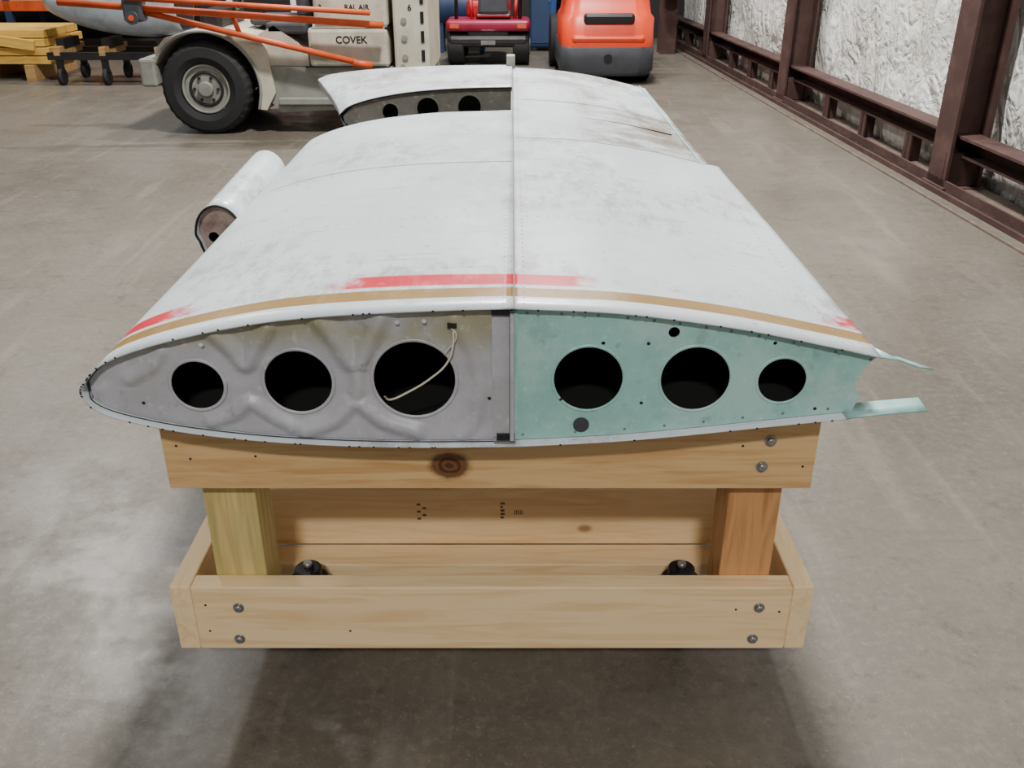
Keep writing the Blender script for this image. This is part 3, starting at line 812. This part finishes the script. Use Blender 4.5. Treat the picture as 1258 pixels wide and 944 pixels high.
fe = empty('fire_extinguisher')
cyl('body', (1.93, 12.15, .66), (1.93, 12.15, 1.06), .085, M_red, fe, bevel=.03)
cyl('neck', (1.93, 12.15, 1.06), (1.93, 12.15, 1.11), .03, M_black, fe)
box('lever', (1.90, 12.07, 1.11), (1.96, 12.19, 1.14), M_black, fe)
tube('hose', [(1.90, 12.13, 1.09), (1.82, 12.11, 1.02), (1.83, 12.10, .79)], .012, M_black, fe)
box('label', (1.90, 12.062, .80), (1.96, 12.07, .94), M_white, fe)
box('bracket', (1.90, 12.22, .7), (1.96, 12.298, .95), M_black, fe)

# ------------------------------------------------------------------ left background
fu = empty('airplane_fuselage_section')
FZ = .79
rows = []
for i in range(21):
    t = i/20; x = -4.62+t*1.35
    r = .34*math.sin(pi*min(1, t*1.2+.08)/2)**.55
    if t > .75: r *= 1-.1*(t-.75)/.25
    rows.append([(x, 9.9+1.0*r*math.cos(a), FZ+1.05*r*math.sin(a)) for a in lin(0, 2*pi, 28)])
loft('hull', rows, M_fus, fu, .01)
mesh_obj('nose_cap', rows[0][:-1], [tuple(range(28))], M_fus, fu)
mesh_obj('aft_bulkhead', rows[-1][:-1], [tuple(range(28))], M_darksteel, fu)
box('white_cabin', (-4.35, 9.65, .99), (-3.35, 10.2, 1.35), M_white, fu, .08, seg=4)
fd = empty('fuselage_cart')
box('cart_rail_front', (-4.6, 9.6, .24), (-3.4, 9.66, .31), M_darksteel, fd)
box('cart_rail_rear', (-4.6, 10.15, .24), (-3.4, 10.21, .31), M_darksteel, fd)
for i, x in enumerate((-4.5, -4.05, -3.5)):
    box('cart_cross_%d' % i, (x-.03, 9.6, .28), (x+.03, 10.2, .36), M_tan, fd)
    box('cart_saddle_%d' % i, (x-.04, 9.72, .34), (x+.04, 10.08, .43), M_darksteel, fd)
    for j, y in enumerate((9.63, 10.18)):
        cyl('cart_wheel_%d%d' % (i, j), (x-.02, y, .08), (x+.02, y, .08), .08, M_rubber, fd)
        box('cart_leg_%d%d' % (i, j), (x-.03, y-.02, .12), (x+.03, y+.02, .26), M_darksteel, fd)

lu = empty('lumber_stack')
for i in range(4):
    for j in range(3):
        box('board_%d%d' % (i, j), (-6.6+random.uniform(-.05, .05), 9.95+j*.3, .16+i*.085), (-4.78+random.uniform(-.1, .06), 10.22+j*.3, .235+i*.085), M_yellow, lu, .004)
for i, x in enumerate((-6.3, -5.5, -4.95)): box('skid_%d' % i, (x-.05, 9.9, 0), (x+.05, 10.9, .155), M_tan, lu)
box('plank_diagonal', (-6.4, 9.90, .40), (-4.85, 9.94, .50), M_yellow, lu, .004, rot=(0, math.radians(8), 0))

pr = empty('pallet_rack')
for i, x in enumerate((-8.6, -6.4, -4.2)):
    for j, y in enumerate((12.6, 13.5)): box('upright_%d%d' % (i, j), (x-.04, y-.04, 0), (x+.04, y+.04, 3), M_blue, pr)
for i, z in enumerate((.55, 1.15)):
    for j, y in enumerate((12.58, 13.52)): box('rack_beam_%d%d' % (i, j), (-8.6, y-.02, z-.06), (-4.2, y+.02, z+.06), M_orange, pr)
    box('shelf_deck_%d' % i, (-8.6, 12.6, z+.06), (-4.2, 13.5, z+.08), M_tan, pr)
for i, (x, w, h, m) in enumerate([(-8.2, .7, .35, M_tan), (-7.3, .6, .3, M_white), (-6.1, .8, .38, M_tan), (-5.2, .6, .4, M_blue2)]):
    box('crate_%d' % i, (x, 12.75, .63), (x+w, 13.35, .63+h), m, pr, .01)
    box('crate_lid_%d' % i, (x-.02, 12.73, .63+h), (x+w+.02, 13.37, .66+h), m, pr, .005)

bb = empty('striped_barrier')
for i in range(8): box('stripe_%d' % i, (-3.15+i*.1, 10.9, .72), (-3.05+i*.1, 10.94, 1.1), M_red if i % 2 else M_white, bb)
for i, x in enumerate((-3.1, -2.4)): box('barrier_leg_%d' % i, (x-.03, 10.9, 0), (x+.03, 10.96, .72), M_white, bb)
wt = empty('workbench')
box('bench_top', (-3.6, 11.8, .80), (-1.2, 12.5, .86), M_tan, wt, .01)
for i, (x, y) in enumerate([(-3.5, 11.85), (-1.3, 11.85), (-3.5, 12.4), (-1.3, 12.4)]): box('bench_leg_%d' % i, (x-.04, y-.04, 0), (x+.04, y+.04, .8), M_darksteel, wt)
box('bench_shelf', (-3.5, 11.9, .3), (-1.3, 12.4, .34), M_tan, wt)
for i, (x, w, h, m) in enumerate([(-3.4, .4, .25, M_white), (-2.8, .5, .3, M_charcoal), (-2.1, .3, .35, M_red), (-1.7, .35, .25, M_blue)]):
    box('bench_item_%d' % i, (x, 12.0, .86), (x+w, 12.3, .86+h), m, wt, .03)

# ------------------------------------------------------------------ lights
def area(name, loc, sx, sy, power, col=(1, .985, .96), rot=(0, 0, 0)):
    l = bpy.data.lights.new(name, 'AREA'); l.shape = 'RECTANGLE'; l.size = sx; l.size_y = sy; l.energy = power; l.color = col
    o = bpy.data.objects.new(name, l); o.location = loc; o.rotation_euler = rot; COL.objects.link(o)
    return o
area('front_fill_lamp', (.1, 4.6, 6.0), .7, .4, 840)
area('front_fill_lamp', (.6, 9.5, 6.2), .8, .4, 640)
area('front_fill_lamp', (-5, 9, 6.2), .8, .4, 320)
area('front_fill_lamp', (-.2, -4.2, 5.4), .8, .4, 420)  # fill light added behind the camera to brighten the front faces
w = bpy.data.worlds.new('hangar_ambient'); S.world = w; w.use_nodes = True
bg = w.node_tree.nodes['Background']; bg.inputs[0].default_value = (.94, .97, 1, 1); bg.inputs[1].default_value = .24

# ------------------------------------------------------------------ camera
cam = bpy.data.cameras.new('camera'); cam.sensor_width = 36; cam.lens = 36*1130/1258; cam.clip_start = .05
co = bpy.data.objects.new('camera', cam); co.location = (0, 0, 1.35)
co.rotation_euler = (math.radians(90-26), 0, 0); COL.objects.link(co); S.camera = co
